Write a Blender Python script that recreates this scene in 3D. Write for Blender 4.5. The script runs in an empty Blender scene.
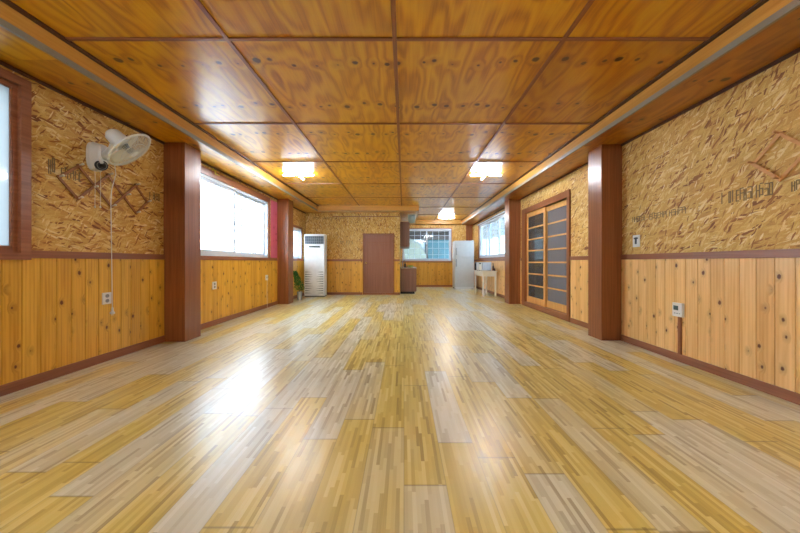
import bpy, bmesh, math, random
from mathutils import Vector, Matrix
random.seed(7)
S = bpy.context.scene
COL = S.collection

# ------------------------------------------------------------------ camera
cam_d = bpy.data.cameras.new('camera'); cam = bpy.data.objects.new('camera', cam_d); COL.objects.link(cam)
cam.location = (0, 0, 1.12); cam.rotation_euler = (math.pi/2, 0, 0)
cam_d.sensor_width = 36; cam_d.lens = 14.0; cam_d.shift_x = -0.005; cam_d.shift_y = -0.0056
cam_d.clip_start = 0.02
S.camera = cam
# ------------------------------------------------------------------ sky and exposure
W = bpy.data.worlds.new('sky'); S.world = W; W.use_nodes = True
wn = W.node_tree.nodes; wl = W.node_tree.links; wn.clear()
wo = wn.new('ShaderNodeOutputWorld'); wb = wn.new('ShaderNodeBackground')
wb.inputs[0].default_value = (0.74, 0.88, 1.0, 1); wb.inputs[1].default_value = 4.4
wl.new(wb.outputs[0], wo.inputs[0])
S.view_settings.view_transform = 'Standard'; S.view_settings.look = 'None'
S.view_settings.exposure = 2.22; S.view_settings.gamma = 1.0; S.view_settings.use_curve_mapping = False
LAMP = 56.0

# ------------------------------------------------------------------ material helpers
def lin(c):
    return tuple(((x/255)/12.92 if x/255 <= .04045 else ((x/255+.055)/1.055)**2.4) for x in c) + (1,)

class G:
    """small node graph writer"""
    def __init__(s, name, rough=.5, spec=.5, coat=0, coat_rough=.1):
        s.m = bpy.data.materials.new(name); s.m.use_nodes = True
        s.t = s.m.node_tree; s.b = s.t.nodes['Principled BSDF']
        s.b.inputs['Roughness'].default_value = rough
        s.b.inputs['Specular IOR Level'].default_value = spec
        s.b.inputs['Coat Weight'].default_value = coat
        s.b.inputs['Coat Roughness'].default_value = coat_rough
    def n(s, t, **k):
        x = s.t.nodes.new(t)
        for a, b in k.items(): setattr(x, a, b)
        return x
    def put(s, sock, v):
        if v is None: return
        if hasattr(v, 'is_linked') or hasattr(v, 'links'): s.t.links.new(v, sock)
        else: sock.default_value = v
    def math(s, op, a, b=None, c=None, clamp=False):
        x = s.n('ShaderNodeMath', operation=op, use_clamp=clamp)
        s.put(x.inputs[0], a); s.put(x.inputs[1], b); s.put(x.inputs[2], c)
        return x.outputs[0]
    def comb(s, x, y, z=0.0):
        c = s.n('ShaderNodeCombineXYZ'); s.put(c.inputs[0], x); s.put(c.inputs[1], y); s.put(c.inputs[2], z); return c.outputs[0]
    def coords(s):
        tc = s.n('ShaderNodeTexCoord'); sp = s.n('ShaderNodeSeparateXYZ'); s.t.links.new(tc.outputs['Object'], sp.inputs[0])
        return sp.outputs[0], sp.outputs[1], sp.outputs[2], tc.outputs['Object']
    def noise(s, vec, scale, detail=2, rough=.5, dist=0, color=False):
        x = s.n('ShaderNodeTexNoise'); s.put(x.inputs['Vector'], vec); s.put(x.inputs['Scale'], scale)
        s.put(x.inputs['Detail'], detail); s.put(x.inputs['Roughness'], rough); s.put(x.inputs['Distortion'], dist)
        return x.outputs[1 if color else 0]
    def white(s, vec):
        x = s.n('ShaderNodeTexWhiteNoise', noise_dimensions='3D'); s.put(x.inputs['Vector'], vec); return x.outputs['Value'], x.outputs['Color']
    def ramp(s, f, stops, const=False):
        r = s.n('ShaderNodeValToRGB'); s.put(r.inputs[0], f); e = r.color_ramp.elements
        if const: r.color_ramp.interpolation = 'CONSTANT'
        while len(e) < len(stops): e.new(.5)
        for i, (p, c) in enumerate(stops):
            e[i].position = p; e[i].color = c if len(c) == 4 else lin(c)
        return r.outputs[0]
    def mix(s, f, a, b, mode='MIX'):
        x = s.n('ShaderNodeMix', data_type='RGBA', blend_type=mode)
        s.put(x.inputs[0], f); s.put(x.inputs[6], a); s.put(x.inputs[7], b); return x.outputs[2]
    def grey(s, v):
        c = s.n('ShaderNodeCombineColor'); [s.put(c.inputs[i], v) for i in range(3)]; return c.outputs[0]
    def color(s, c): s.put(s.b.inputs['Base Color'], c); return s
    def bump(s, h, strength=.2, dist=.002):
        x = s.n('ShaderNodeBump'); s.put(x.inputs['Height'], h); x.inputs['Strength'].default_value = strength
        x.inputs['Distance'].default_value = dist; s.t.links.new(x.outputs[0], s.b.inputs['Normal'])

def plain(name, rgb, rough=.5, metal=0, spec=.5, coat=0, jitter=.04):
    g = G(name, rough, spec, coat); x, y, z, v = g.coords()
    n = g.noise(v, 9, 3)
    c = lin(rgb)
    lo = tuple(k*(1-jitter) for k in c[:3])+(1,); hi = tuple(min(1, k*(1+jitter)) for k in c[:3])+(1,)
    g.color(g.ramp(n, [(.3, lo), (.7, hi)])); g.b.inputs['Metallic'].default_value = metal
    return g.m

def osb(name, plane, angs, pale=0.0):
    g = G(name, .62, .3); x, y, z, v = g.coords()
    u, w = (y, z) if plane == 'X' else (x, z)
    base = g.comb(u, w, 0.0)
    nz = g.noise(base, 7, 2, color=True)
    va = g.n('ShaderNodeVectorMath', operation='SUBTRACT'); g.put(va.inputs[0], nz); va.inputs[1].default_value = (.5, .5, .5)
    vs = g.n('ShaderNodeVectorMath', operation='SCALE'); g.put(vs.inputs[0], va.outputs[0]); vs.inputs['Scale'].default_value = .05
    vb = g.n('ShaderNodeVectorMath', operation='ADD'); g.put(vb.inputs[0], base); g.put(vb.inputs[1], vs.outputs[0])
    out = None
    stops = [(0, (126, 72, 36)), (.07, (166, 108, 52)), (.16, (208, 160, 84)), (.5, (216, 176, 96)), (.8, (228, 194, 116)), (.95, (240, 216, 154)), (1, (246, 228, 180))]
    for k, a in enumerate(angs):
        mp = g.n('ShaderNodeMapping', vector_type='TEXTURE'); g.put(mp.inputs[0], vb.outputs[0])
        mp.inputs['Location'].default_value = (k*1.7, k*.93, 0)
        mp.inputs['Rotation'].default_value = (0, 0, math.radians(a)); mp.inputs['Scale'].default_value = ([.15, .10, .12, .11, .07][k % 5], [.027, .019, .016, .02, .012][k % 5], 1)
        vo = g.n('ShaderNodeTexVoronoi', voronoi_dimensions='2D'); g.put(vo.inputs['Vector'], mp.outputs[0]); vo.inputs['Scale'].default_value = 1
        sc = g.n('ShaderNodeSeparateColor'); g.put(sc.inputs[0], vo.outputs['Color'])
        tone = g.ramp(sc.outputs[0], stops)
        # faint grain and darker rims inside each flake
        rim = g.math('MULTIPLY', g.math('POWER', vo.outputs['Distance'], 3.0), .35, clamp=True)
        tone = g.mix(rim, tone, lin((120, 78, 42)))
        if out is None: out = tone
        else:
            m = g.math('GREATER_THAN', sc.outputs[1], .62 if k < 4 else .8)
            m2 = g.math('LESS_THAN', vo.outputs['Distance'], .62)
            out = g.mix(g.math('MULTIPLY', m, m2), out, tone)
    fine = g.noise(base, 160, 3)
    out = g.mix(.5, out, g.ramp(fine, [(.3, (.55, .45, .35, 1)), (.6, (1, 1, 1, 1))]), 'MULTIPLY')
    big = g.noise(base, 1.3, 2)
    out = g.mix(.5, out, g.ramp(big, [(.3, (.9, .82, .7, 1)), (.65, (1, 1, 1, 1))]), 'MULTIPLY')
    if pale: out = g.mix(pale, out, lin((236, 214, 170)))
    g.color(out); g.bump(g.noise(vb.outputs[0], 60, 3), .25, .002)
    return g.m

PW = .137
def pine(name, plane, deep, light, knotc=(104, 52, 12)):
    g = G(name, .33, .4, coat=.25, coat_rough=.2); x, y, z, v = g.coords()
    u = y if plane == 'X' else x
    idx = g.math('FLOOR', g.math('DIVIDE', u, PW))
    rv, rc = g.white(g.comb(idx, 3.0, 1.0))
    off = g.math('MULTIPLY', rv, 13.0)
    # knots
    kv = g.comb(g.math('MULTIPLY', u, 6.2), g.math('MULTIPLY', g.math('ADD', z, off), 4.2), idx)
    vo = g.n('ShaderNodeTexVoronoi', voronoi_dimensions='2D'); g.put(vo.inputs['Vector'], kv); vo.inputs['Scale'].default_value = 1
    sc = g.n('ShaderNodeSeparateColor'); g.put(sc.inputs[0], vo.outputs['Color'])
    d = g.math('ADD', vo.outputs['Distance'], g.math('MULTIPLY', g.noise(g.comb(u, z, 0.0), 60, 2), .05))
    size = g.math('SUBTRACT', g.math('MULTIPLY', sc.outputs[0], .12), .02)
    core = g.math('SUBTRACT', 1.0, g.math('SMOOTH_MIN', g.math('MULTIPLY', g.math('SUBTRACT', d, size), 28.0), 1.0, .1), clamp=True)
    halo = g.math('MULTIPLY', g.math('SUBTRACT', 1.0, g.math('MULTIPLY', d, 3.6), clamp=True), g.math('GREATER_THAN', sc.outputs[0], .25))
    # grain, bending round the knots
    uu = g.math('ADD', g.math('MULTIPLY', u, 22.0), g.math('MULTIPLY', halo, 1.2))
    gv = g.comb(uu, g.math('MULTIPLY', g.math('ADD', z, off), 1.1), idx)
    gr = g.noise(gv, 1.2, 3, .5, .4)
    wv = g.n('ShaderNodeTexWave', wave_type='BANDS', bands_direction='X'); g.put(wv.inputs['Vector'], gv)
    wv.inputs['Scale'].default_value = .5; wv.inputs['Distortion'].default_value = 5; wv.inputs['Detail'].default_value = 2; wv.inputs['Detail Scale'].default_value = .6
    f = g.math('ADD', g.math('MULTIPLY', gr, .85), g.math('MULTIPLY', wv.outputs[1], .15))
    c = g.ramp(f, [(.25, deep), (.55, light), (.8, tuple(min(255, k*1.05) for k in light))])
    tv = g.ramp(rv, [(0, (.86, .78, .64, 1)), (.5, (1, .97, .92, 1)), (1, (1, 1, 1, 1))])
    c = g.mix(1.0, c, tv, 'MULTIPLY')
    c = g.mix(g.math('MULTIPLY', halo, .55), c, lin(tuple(k*.72 for k in deep)))
    c = g.mix(core, c, lin(knotc))
    g.color(c); g.bump(gr, .08, .001)
    return g.m

def ply(name, dark=None):
    """varnished plywood: broad cathedral grain along Y, rows of knots, tone changes from sheet to sheet"""
    g = G(name, .4, .15, coat=.85, coat_rough=.28); g.b.inputs['Coat IOR'].default_value = 1.55; x, y, z, v = g.coords()
    ix = g.math('FLOOR', g.math('DIVIDE', g.math('ADD', x, 1.473), 1.4)); iy = g.math('FLOOR', g.math('DIVIDE', g.math('SUBTRACT', y, .98), 1.604))
    rv, rc = g.white(g.comb(ix, iy, 4.0))
    rs = g.n('ShaderNodeSeparateColor'); g.put(rs.inputs[0], rc)
    ox = g.math('MULTIPLY', rs.outputs[0], 9.0)
    xx = g.math('ADD', x, ox)
    # knots in two rows across each sheet
    yl = g.math('FRACT', g.math('DIVIDE', g.math('SUBTRACT', y, .98), .802))
    row = g.math('FLOOR', g.math('DIVIDE', g.math('SUBTRACT', y, .98), .802))
    kx = g.math('MULTIPLY', xx, 5.6)
    ci = g.math('FLOOR', kx); kf = g.math('FRACT', kx)
    kr, kc = g.white(g.comb(ci, row, 2.0)); ks = g.n('ShaderNodeSeparateColor'); g.put(ks.inputs[0], kc)
    dx = g.math('SUBTRACT', kf, g.math('ADD', g.math('MULTIPLY', ks.outputs[0], .5), .25))
    dy = g.math('MULTIPLY', g.math('SUBTRACT', yl, g.math('ADD', g.math('MULTIPLY', ks.outputs[1], .14), .33)), 4.5)
    dd = g.math('SQRT', g.math('ADD', g.math('MULTIPLY', dx, dx), g.math('MULTIPLY', dy, dy)))
    dd = g.math('ADD', dd, g.math('MULTIPLY', g.math('SUBTRACT', g.noise(v, 30, 2), .5), .10))
    core = g.math('SUBTRACT', 1.0, g.math('MULTIPLY', g.math('SUBTRACT', dd, g.math('MULTIPLY', ks.outputs[2], .17)), 14.0), clamp=True)
    halo = g.math('SUBTRACT', 1.0, g.math('MULTIPLY', dd, 1.8), clamp=True)
    low = g.noise(g.comb(g.math('MULTIPLY', xx, 1.25), g.math('MULTIPLY', y, .3), rv), 3.0, 1.5, .5, .0)
    rings = g.math('SINE', g.math('ADD', g.math('MULTIPLY', low, 42.0), g.math('MULTIPLY', halo, 5.0)))
    fine = g.noise(g.comb(g.math('MULTIPLY', xx, 55.0), g.math('MULTIPLY', y, 2.0), 0.0), 1.0, 3)
    f = g.math('ADD', g.math('MULTIPLY', g.math('ADD', g.math('MULTIPLY', rings, .5), .5), .3), g.math('ADD', g.math('MULTIPLY', fine, .4), g.math('MULTIPLY', low, .35)))
    c = g.ramp(f, [(.2, (166, 98, 4)), (.48, (214, 150, 8)), (.8, (232, 180, 26))])
    tone = g.ramp(rs.outputs[1], [(0, (.55, .42, .36, 1)), (.35, (.85, .78, .7, 1)), (1, (1, 1, 1, 1))])
    c = g.mix(.7, c, tone, 'MULTIPLY')
    c = g.mix(g.math('MULTIPLY', halo, .35), c, lin((150, 84, 30)))
    c = g.mix(g.math('MULTIPLY', core, .92), c, lin((64, 32, 16)))
    if dark: c = g.mix(1.0, c, dark, 'MULTIPLY')
    g.color(c); g.bump(f, .05, .001)
    return g.m

def board(name, axis, a, b, rough=.4, scale=1.0, knots=False, coat=.2):
    """plain long-grain wood or wood-print film; axis = direction of the grain"""
    g = G(name, rough, .4, coat=coat, coat_rough=.25); x, y, z, v = g.coords()
    m = {'X': (1.2, 40, 40), 'Y': (40, 1.2, 40), 'Z': (40, 40, 1.2)}[axis]
    vec = g.comb(g.math('MULTIPLY', x, m[0]*scale), g.math('MULTIPLY', y, m[1]*scale), g.math('MULTIPLY', z, m[2]*scale))
    n = g.noise(vec, 1.0, 4, .6, .4)
    c = g.ramp(n, [(.3, a), (.7, b)])
    if knots:
        vo = g.n('ShaderNodeTexVoronoi'); g.put(vo.inputs['Vector'], v); vo.inputs['Scale'].default_value = 2.2
        k = g.math('SUBTRACT', 1.0, g.math('MULTIPLY', g.math('SUBTRACT', vo.outputs['Distance'], .05), 20.0), clamp=True)
        c = g.mix(k, c, lin((84, 42, 16)))
    g.color(c); g.bump(n, .06, .001)
    return g.m

def floor_mat():
    g = G('floor_laminate', .3, .5, coat=.5, coat_rough=.285); x, y, z, v = g.coords()
    PWd, PL, SW = .212, 1.26, .01927
    ci = g.math('FLOOR', g.math('DIVIDE', x, PWd)); cr, _ = g.white(g.comb(ci, 1.0, 1.0))
    yo = g.math('ADD', g.math('DIVIDE', y, PL), g.math('MULTIPLY', cr, 5.0)); ri = g.math('FLOOR', yo)
    pv, pc = g.white(g.comb(ci, ri, 7.0))
    si = g.math('FLOOR', g.math('DIVIDE', x, SW)); sr, _ = g.white(g.comb(si, 2.0, 5.0))
    sl = g.math('ADD', .22, g.math('MULTIPLY', sr, .16))
    sj = g.math('FLOOR', g.math('ADD', g.math('DIVIDE', y, sl), g.math('MULTIPLY', sr, 17.0)))
    tv, tc = g.white(g.comb(si, sj, 9.0))
    ts = g.n('ShaderNodeSeparateColor'); g.put(ts.inputs[0], tc)
    grain = g.noise(g.comb(g.math('MULTIPLY', x, 160.0), g.math('MULTIPLY', y, 5.0), tv), 1.0, 3)
    t = g.math('ADD', g.math('MULTIPLY', tv, .8), g.math('MULTIPLY', grain, .2))
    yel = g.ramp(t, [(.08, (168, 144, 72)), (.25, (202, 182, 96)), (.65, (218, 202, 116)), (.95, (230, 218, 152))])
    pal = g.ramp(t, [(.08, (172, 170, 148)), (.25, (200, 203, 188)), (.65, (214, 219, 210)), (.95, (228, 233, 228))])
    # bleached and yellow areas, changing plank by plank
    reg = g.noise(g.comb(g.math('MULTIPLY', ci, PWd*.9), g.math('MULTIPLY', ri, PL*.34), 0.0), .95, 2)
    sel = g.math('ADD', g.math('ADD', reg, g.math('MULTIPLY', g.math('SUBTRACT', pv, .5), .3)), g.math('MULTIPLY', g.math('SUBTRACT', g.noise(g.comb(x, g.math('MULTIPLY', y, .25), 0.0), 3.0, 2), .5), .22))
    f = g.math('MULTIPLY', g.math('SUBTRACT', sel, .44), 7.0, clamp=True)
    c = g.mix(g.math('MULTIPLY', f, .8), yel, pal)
    # joints between planks
    fx = g.math('FRACT', g.math('DIVIDE', x, PWd)); fy = g.math('FRACT', yo)
    ex = g.math('MULTIPLY', g.math('MINIMUM', fx, g.math('SUBTRACT', 1.0, fx)), PWd)
    ey = g.math('MULTIPLY', g.math('MINIMUM', fy, g.math('SUBTRACT', 1.0, fy)), PL)
    jx = g.math('SUBTRACT', 1.0, g.math('DIVIDE', ex, .0035), clamp=True); jy = g.math('SUBTRACT', 1.0, g.math('DIVIDE', ey, .009), clamp=True)
    j = g.math('MAXIMUM', g.math('MULTIPLY', jx, .4), g.math('MULTIPLY', jy, .55))
    c = g.mix(j, c, lin((92, 74, 50)))
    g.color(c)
    h = g.noise(g.comb(g.math('MULTIPLY', x, 3.0), y, 0.0), 5.0, 2)
    g.bump(h, .08, .0012)
    wear = g.noise(v, 3.0, 3)
    g.put(g.b.inputs['Roughness'], g.math('ADD', .28, g.math('MULTIPLY', wear, .1)))
    return g.m

def glass(name, tint=(1, 1, 1), frost=0.0, haze=None):
    m = bpy.data.materials.new(name); m.use_nodes = True; t = m.node_tree; t.nodes.clear()
    o = t.nodes.new('ShaderNodeOutputMaterial'); tr = t.nodes.new('ShaderNodeBsdfTransparent'); gl = t.nodes.new('ShaderNodeBsdfGlossy')
    gl.inputs['Roughness'].default_value = .06
    tr.inputs[0].default_value = tint+(1,)
    lw = t.nodes.new('ShaderNodeLayerWeight'); pw = t.nodes.new('ShaderNodeMath'); pw.operation = 'POWER'; pw.inputs[1].default_value = 4.0
    t.links.new(lw.outputs['Facing'], pw.inputs[0]); fr = t.nodes.new('ShaderNodeMath'); fr.operation = 'MULTIPLY_ADD'
    t.links.new(pw.outputs[0], fr.inputs[0]); fr.inputs[1].default_value = .5; fr.inputs[2].default_value = .03
    mx = t.nodes.new('ShaderNodeMixShader'); t.links.new(fr.outputs[0], mx.inputs[0])
    src = tr.outputs[0]
    if frost:
        tl = t.nodes.new('ShaderNodeBsdfTranslucent'); tl.inputs[0].default_value = tint+(1,)
        ns = t.nodes.new('ShaderNodeTexNoise'); ns.inputs['Scale'].default_value = 40
        m2 = t.nodes.new('ShaderNodeMixShader'); m2.inputs[0].default_value = frost
        t.links.new(tr.outputs[0], m2.inputs[1]); t.links.new(tl.outputs[0], m2.inputs[2]); src = m2.outputs[0]
    if haze:
        df = t.nodes.new('ShaderNodeBsdfDiffuse'); df.inputs[0].default_value = haze+(1,)
        m3 = t.nodes.new('ShaderNodeMixShader'); m3.inputs[0].default_value = .8
        t.links.new(src, m3.inputs[1]); t.links.new(df.outputs[0], m3.inputs[2]); src = m3.outputs[0]
    t.links.new(src, mx.inputs[1]); t.links.new(gl.outputs[0], mx.inputs[2]); t.links.new(mx.outputs[0], o.inputs[0])
    return m

def emit(name, rgb, st):
    m = bpy.data.materials.new(name); m.use_nodes = True; b = m.node_tree.nodes['Principled BSDF']
    b.inputs['Base Color'].default_value = lin(rgb); b.inputs['Emission Color'].default_value = lin(rgb); b.inputs['Emission Strength'].default_value = st
    return m

M = {}
M['osb_left'] = osb('osb_left_wall', 'X', [-6, 4, 18, -22, 60])
M['osb_right'] = osb('osb_right_wall', 'X', [-14, -32, -4, -48, -70], .06)
M['osb_end'] = osb('osb_end_wall', 'Y', [84, 100, 62, 118, 20])
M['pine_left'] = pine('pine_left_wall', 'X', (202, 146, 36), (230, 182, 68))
M['pine_right'] = pine('pine_right_wall', 'X', (224, 170, 96), (242, 200, 134))  # paler than the left boards: each wall's lighting is put into its colour
M['pine_end'] = pine('pine_end_wall', 'Y', (202, 144, 46), (226, 174, 74))
M['ply'] = ply('varnished_plywood'); M['ply_shaded'] = ply('shaded_plywood', (.66, .5, .45, 1))  # second ply is darkened: shade on the right soffit painted into the colour
M['fascia_y'] = board('fascia_pine_long', 'Y', (190, 130, 50), (224, 170, 84), .4, .5, True)
M['fascia_x'] = board('fascia_pine_cross', 'X', (190, 130, 50), (224, 170, 84), .4, .5, True)
M['film_z'] = board('brown_film_upright', 'Z', (128, 74, 38), (156, 96, 56), .34, .8)
M['film_y'] = board('brown_film_long', 'Y', (130, 78, 50), (158, 102, 70), .36, .8)
M['film_x'] = board('brown_film_cross', 'X', (130, 78, 50), (158, 102, 70), .36, .8)
M['dark_strip'] = board('dark_brown_strip', 'Y', (70, 38, 24), (92, 52, 34), .5, .8)
M['pale_pine'] = board('pale_door_pine', 'Z', (204, 146, 78), (228, 176, 104), .4, .6)
M['rack_dark'] = board('aged_rack_wood', 'Y', (134, 86, 48), (164, 112, 68), .6, .6, coat=0)
M['rack_light'] = board('new_rack_wood', 'Y', (196, 138, 84), (220, 168, 112), .6, .6, coat=0)
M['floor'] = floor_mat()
M['angle'] = plain('grey_metal_angle', (150, 146, 136), .45, .2)
M['white_pvc'] = plain('white_pvc', (204, 214, 226), .3)
M['white'] = plain('white_paint', (228, 230, 230), .4)
M['white_fridge'] = plain('fridge_enamel', (204, 206, 206), .4)
M['cream'] = plain('cream_plastic', (226, 222, 208), .4)
M['fan_white'] = plain('fan_plastic', (224, 226, 224), .3)
M['black'] = plain('black_plastic', (22, 24, 28), .3)
M['darkgrey'] = plain('dark_grille', (62, 70, 82), .5)
M['midgrey'] = plain('grey_plastic', (140, 146, 150), .45)
M['dial'] = plain('dark_blue_dial', (30, 40, 58), .35)
M['slot'] = plain('slot_grey', (92, 98, 100), .6)
M['steel'] = plain('steel', (190, 192, 194), .25, 1)
M['brass'] = plain('brass', (200, 160, 80), .3, 1)
M['door_brown'] = board('door_brown_film', 'Z', (134, 84, 62), (154, 102, 78), .42, .8)
M['cab_brown'] = board('cabinet_brown', 'Z', (122, 86, 72), (146, 108, 90), .4, .6)
M['glass'] = glass('clear_glass', (.96, .98, 1))
M['frost'] = glass('frosted_glass', (.30, .32, .33), .9)
M['haze'] = glass('pale_hazy_glass', (.5, .56, .60), .2)
M['frost_soft'] = glass('hazy_glass', (.96, .98, 1), .3)
M['lantern_grey'] = plain('lantern_grey', (150, 164, 158), .4)
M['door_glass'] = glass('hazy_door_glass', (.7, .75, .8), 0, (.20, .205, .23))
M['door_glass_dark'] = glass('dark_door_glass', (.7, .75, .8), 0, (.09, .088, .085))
M['tube'] = emit('lit_tube', (228, 240, 255), LAMP)
M['lcd'] = plain('lcd_green_grey', (70, 92, 92), .2)
M['leaf'] = plain('green_leaf', (52, 120, 44), .5, jitter=.35)
M['stem'] = plain('stem_green', (70, 90, 40), .6)
M['soil'] = plain('soil', (60, 44, 32), .9)
M['galv'] = plain('galvanised_pot', (176, 184, 188), .35, .3)
M['ink'] = plain('stamp_ink', (124, 104, 68), .7)
M['bottle'] = plain('brown_bottle', (80, 40, 20), .15)
M['green'] = plain('green_cloth', (170, 190, 90), .6)
M['yellow_tape'] = plain('yellow_tape', (214, 206, 90), .5)
def wallpaper():
    g = G('pink_wallpaper', .6, .3); x, y, z, v = g.coords()
    vo = g.n('ShaderNodeTexVoronoi'); g.put(vo.inputs['Vector'], v); vo.inputs['Scale'].default_value = 5.5; vo.inputs['Randomness'].default_value = .35
    g.color(g.ramp(vo.outputs['Distance'], [(.12, (136, 36, 66)), (.24, (204, 96, 122)), (.7, (208, 104, 128))])); return g.m
M['pink'] = wallpaper()

# ------------------------------------------------------------------ object helpers
def new_bm(): return bmesh.new()
def bx(bm, x0, x1, y0, y1, z0, z1):
    x0, x1 = min(x0, x1), max(x0, x1); y0, y1 = min(y0, y1), max(y0, y1); z0, z1 = min(z0, z1), max(z0, z1)
    v = [bm.verts.new(p) for p in [(x0, y0, z0), (x1, y0, z0), (x1, y1, z0), (x0, y1, z0), (x0, y0, z1), (x1, y0, z1), (x1, y1, z1), (x0, y1, z1)]]
    for f in [(3, 2, 1, 0), (4, 5, 6, 7), (0, 1, 5, 4), (1, 2, 6, 5), (2, 3, 7, 6), (3, 0, 4, 7)]: bm.faces.new([v[i] for i in f])
def tube(bm, pts, r, seg=8, cap=True):
    pts = [Vector(p) for p in pts]; rs = r if isinstance(r, (list, tuple)) else [r]*len(pts)
    rings = []; prev = None
    for i, p in enumerate(pts):
        d = (pts[min(i+1, len(pts)-1)] - pts[max(i-1, 0)]).normalized()
        if prev is None:
            a = Vector((0, 0, 1)) if abs(d.z) < .9 else Vector((1, 0, 0)); n = d.cross(a).normalized()
        else:
            n = (prev - d*prev.dot(d)).normalized()
        prev = n; b = d.cross(n)
        rings.append([bm.verts.new(p + (n*math.cos(2*math.pi*k/seg) + b*math.sin(2*math.pi*k/seg))*rs[i]) for k in range(seg)])
    for a, b in zip(rings, rings[1:]):
        for k in range(seg): bm.faces.new([a[k], a[(k+1) % seg], b[(k+1) % seg], b[k]])
    if cap: bm.faces.new(rings[0][::-1]); bm.faces.new(rings[-1])
def loop_tube(bm, c, ax1, ax2, R, r, n=40, seg=6):
    c = Vector(c); ax1 = Vector(ax1).normalized(); ax2 = Vector(ax2).normalized(); up = ax1.cross(ax2)
    rings = []
    for i in range(n):
        a = 2*math.pi*i/n; d = ax1*math.cos(a)+ax2*math.sin(a)
        rings.append([bm.verts.new(c + d*(R+r*math.cos(2*math.pi*k/seg)) + up*r*math.sin(2*math.pi*k/seg)) for k in range(seg)])
    for i in range(n):
        a, b = rings[i], rings[(i+1) % n]
        for k in range(seg): bm.faces.new([a[k], b[k], b[(k+1) % seg], a[(k+1) % seg]])
def lathe(bm, prof, c=(0, 0, 0), axis=(0, 0, 1), seg=24):
    ax = Vector(axis).normalized(); t = Vector((1, 0, 0)) if abs(ax.x) < .9 else Vector((0, 1, 0))
    n = ax.cross(t).normalized(); b = ax.cross(n); c = Vector(c); rings = []
    for (r, h) in prof:
        if r < 1e-5: rings.append([bm.verts.new(c+ax*h)])
        else: rings.append([bm.verts.new(c + ax*h + (n*math.cos(2*math.pi*k/seg)+b*math.sin(2*math.pi*k/seg))*r) for k in range(seg)])
    for a, q in zip(rings, rings[1:]):
        for k in range(seg):
            k2 = (k+1) % seg
            if len(a) == 1 and len(q) == 1: continue
            if len(a) == 1: bm.faces.new([a[0], q[k2], q[k]])
            elif len(q) == 1: bm.faces.new([a[k], a[k2], q[0]])
            else: bm.faces.new([a[k], a[k2], q[k2], q[k]])
def obj(name, bm, mat, parent=None, label=None, bevel=0, smooth=False, mats=None):
    if bevel: bmesh.ops.bevel(bm, geom=bm.edges[:], offset=bevel, segments=2, affect='EDGES', profile=.7)
    bmesh.ops.recalc_face_normals(bm, faces=bm.faces[:])
    me = bpy.data.meshes.new(name); bm.to_mesh(me); bm.free()
    me.materials.append(M[mat])
    if smooth:
        for p in me.polygons: p.use_smooth = True
    o = bpy.data.objects.new(name, me); COL.objects.link(o)
    if parent: o.parent = parent
    if label: o['label'] = label
    return o
def tag(o, label, cat, group=None):
    o['label'] = label; o['category'] = cat
    if group: o['group'] = group
    return o
def thing(name, label, cat, loc=(0, 0, 0), rz=0, group=None):
    o = bpy.data.objects.new(name, None); COL.objects.link(o); o.location = loc; o.rotation_euler = (0, 0, rz)
    o.empty_display_size = .1
    return tag(o, label, cat, group)
def struct(name, bm=None, mat=None, bevel=0):
    if bm is None:
        o = bpy.data.objects.new(name, None); COL.objects.link(o); o.empty_display_size = .1
    else: o = obj(name, bm, mat, bevel=bevel)
    o['kind'] = 'structure'; return o
def box_obj(name, b, mat, parent=None, bevel=0, label=None):
    bm = new_bm(); bx(bm, *b); return obj(name, bm, mat, parent, label, bevel)

# ------------------------------------------------------------------ the room
XL, XR, YD, YK, YB, XK = -3.375, 3.112, 10.65, 14.0, -3.0, -.14     # left, right, door wall, kitchen wall, rear wall, kitchen side wall
ZS, ZC = 2.80, 2.985                                              # boxed edge and raised ceiling
TL, TR, TY, TK, TX = -2.85, 2.577, 10.26, 13.85, .49              # edges of the raised ceiling
T = .16
def holed(plane, f0, f1, u0, u1, z0, z1, holes):
    """solid wall slab with rectangular openings (u0,u1,z0,z1)"""
    bm = new_bm()
    us = sorted({u0, u1, *[h[0] for h in holes], *[h[1] for h in holes]}); zs = sorted({z0, z1, *[h[2] for h in holes], *[h[3] for h in holes]})
    for a, b in zip(us, us[1:]):
        col = []
        for c, d in zip(zs, zs[1:]):
            if any(h[0] <= (a+b)/2 <= h[1] and h[2] <= (c+d)/2 <= h[3] for h in holes): continue
            if col and abs(col[-1][1]-c) < 1e-6: col[-1][1] = d
            else: col.append([c, d])
        for c, d in col:
            if plane == 'X': bx(bm, f0, f1, a, b, c, d)
            else: bx(bm, a, b, f0, f1, c, d)
    return bm
w1 = (1.15, 2.716, 1.20, 2.66); w2 = (4.80, 7.72, 1.225, 2.60); w3 = (8.95, 10.24, 1.205, 2.19); w4 = (9.1, 12.85, 1.28, 2.63)
w5 = (-.07, 2.13, 1.165, 2.61); d1 = (-1.39, -.36, -.01, 2.10); d2 = (5.88, 7.96, -.01, 2.35)
wl_ = struct('wall_left', holed('X', XL-T, XL, YB-T, YD, -.12, ZS+.3, [w1, w2, w3]), 'osb_left')
wr_ = struct('wall_right', holed('X', XR, XR+T, YB-T, YK+T, -.12, ZS+.3, [w4, d2]), 'osb_right')
wd_ = struct('wall_door', holed('Y', YD, YD+T, XL-T, XK, -.12, ZS+.3, [d1]), 'osb_end')
wk_ = struct('wall_kitchen', holed('Y', YK, YK+T, XK-T, XR, -.12, ZS+.3, [w5]), 'osb_end')
bm = new_bm(); bx(bm, XK-T, XK, YD+T, YK, -.12, ZS+.3); ws_ = struct('wall_kitchen_side', bm, 'osb_left')
bm = new_bm(); bx(bm, XL, XR, YB-T, YB, -.12, ZS+.3); wb_ = struct('wall_rear', bm, 'osb_end')
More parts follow.
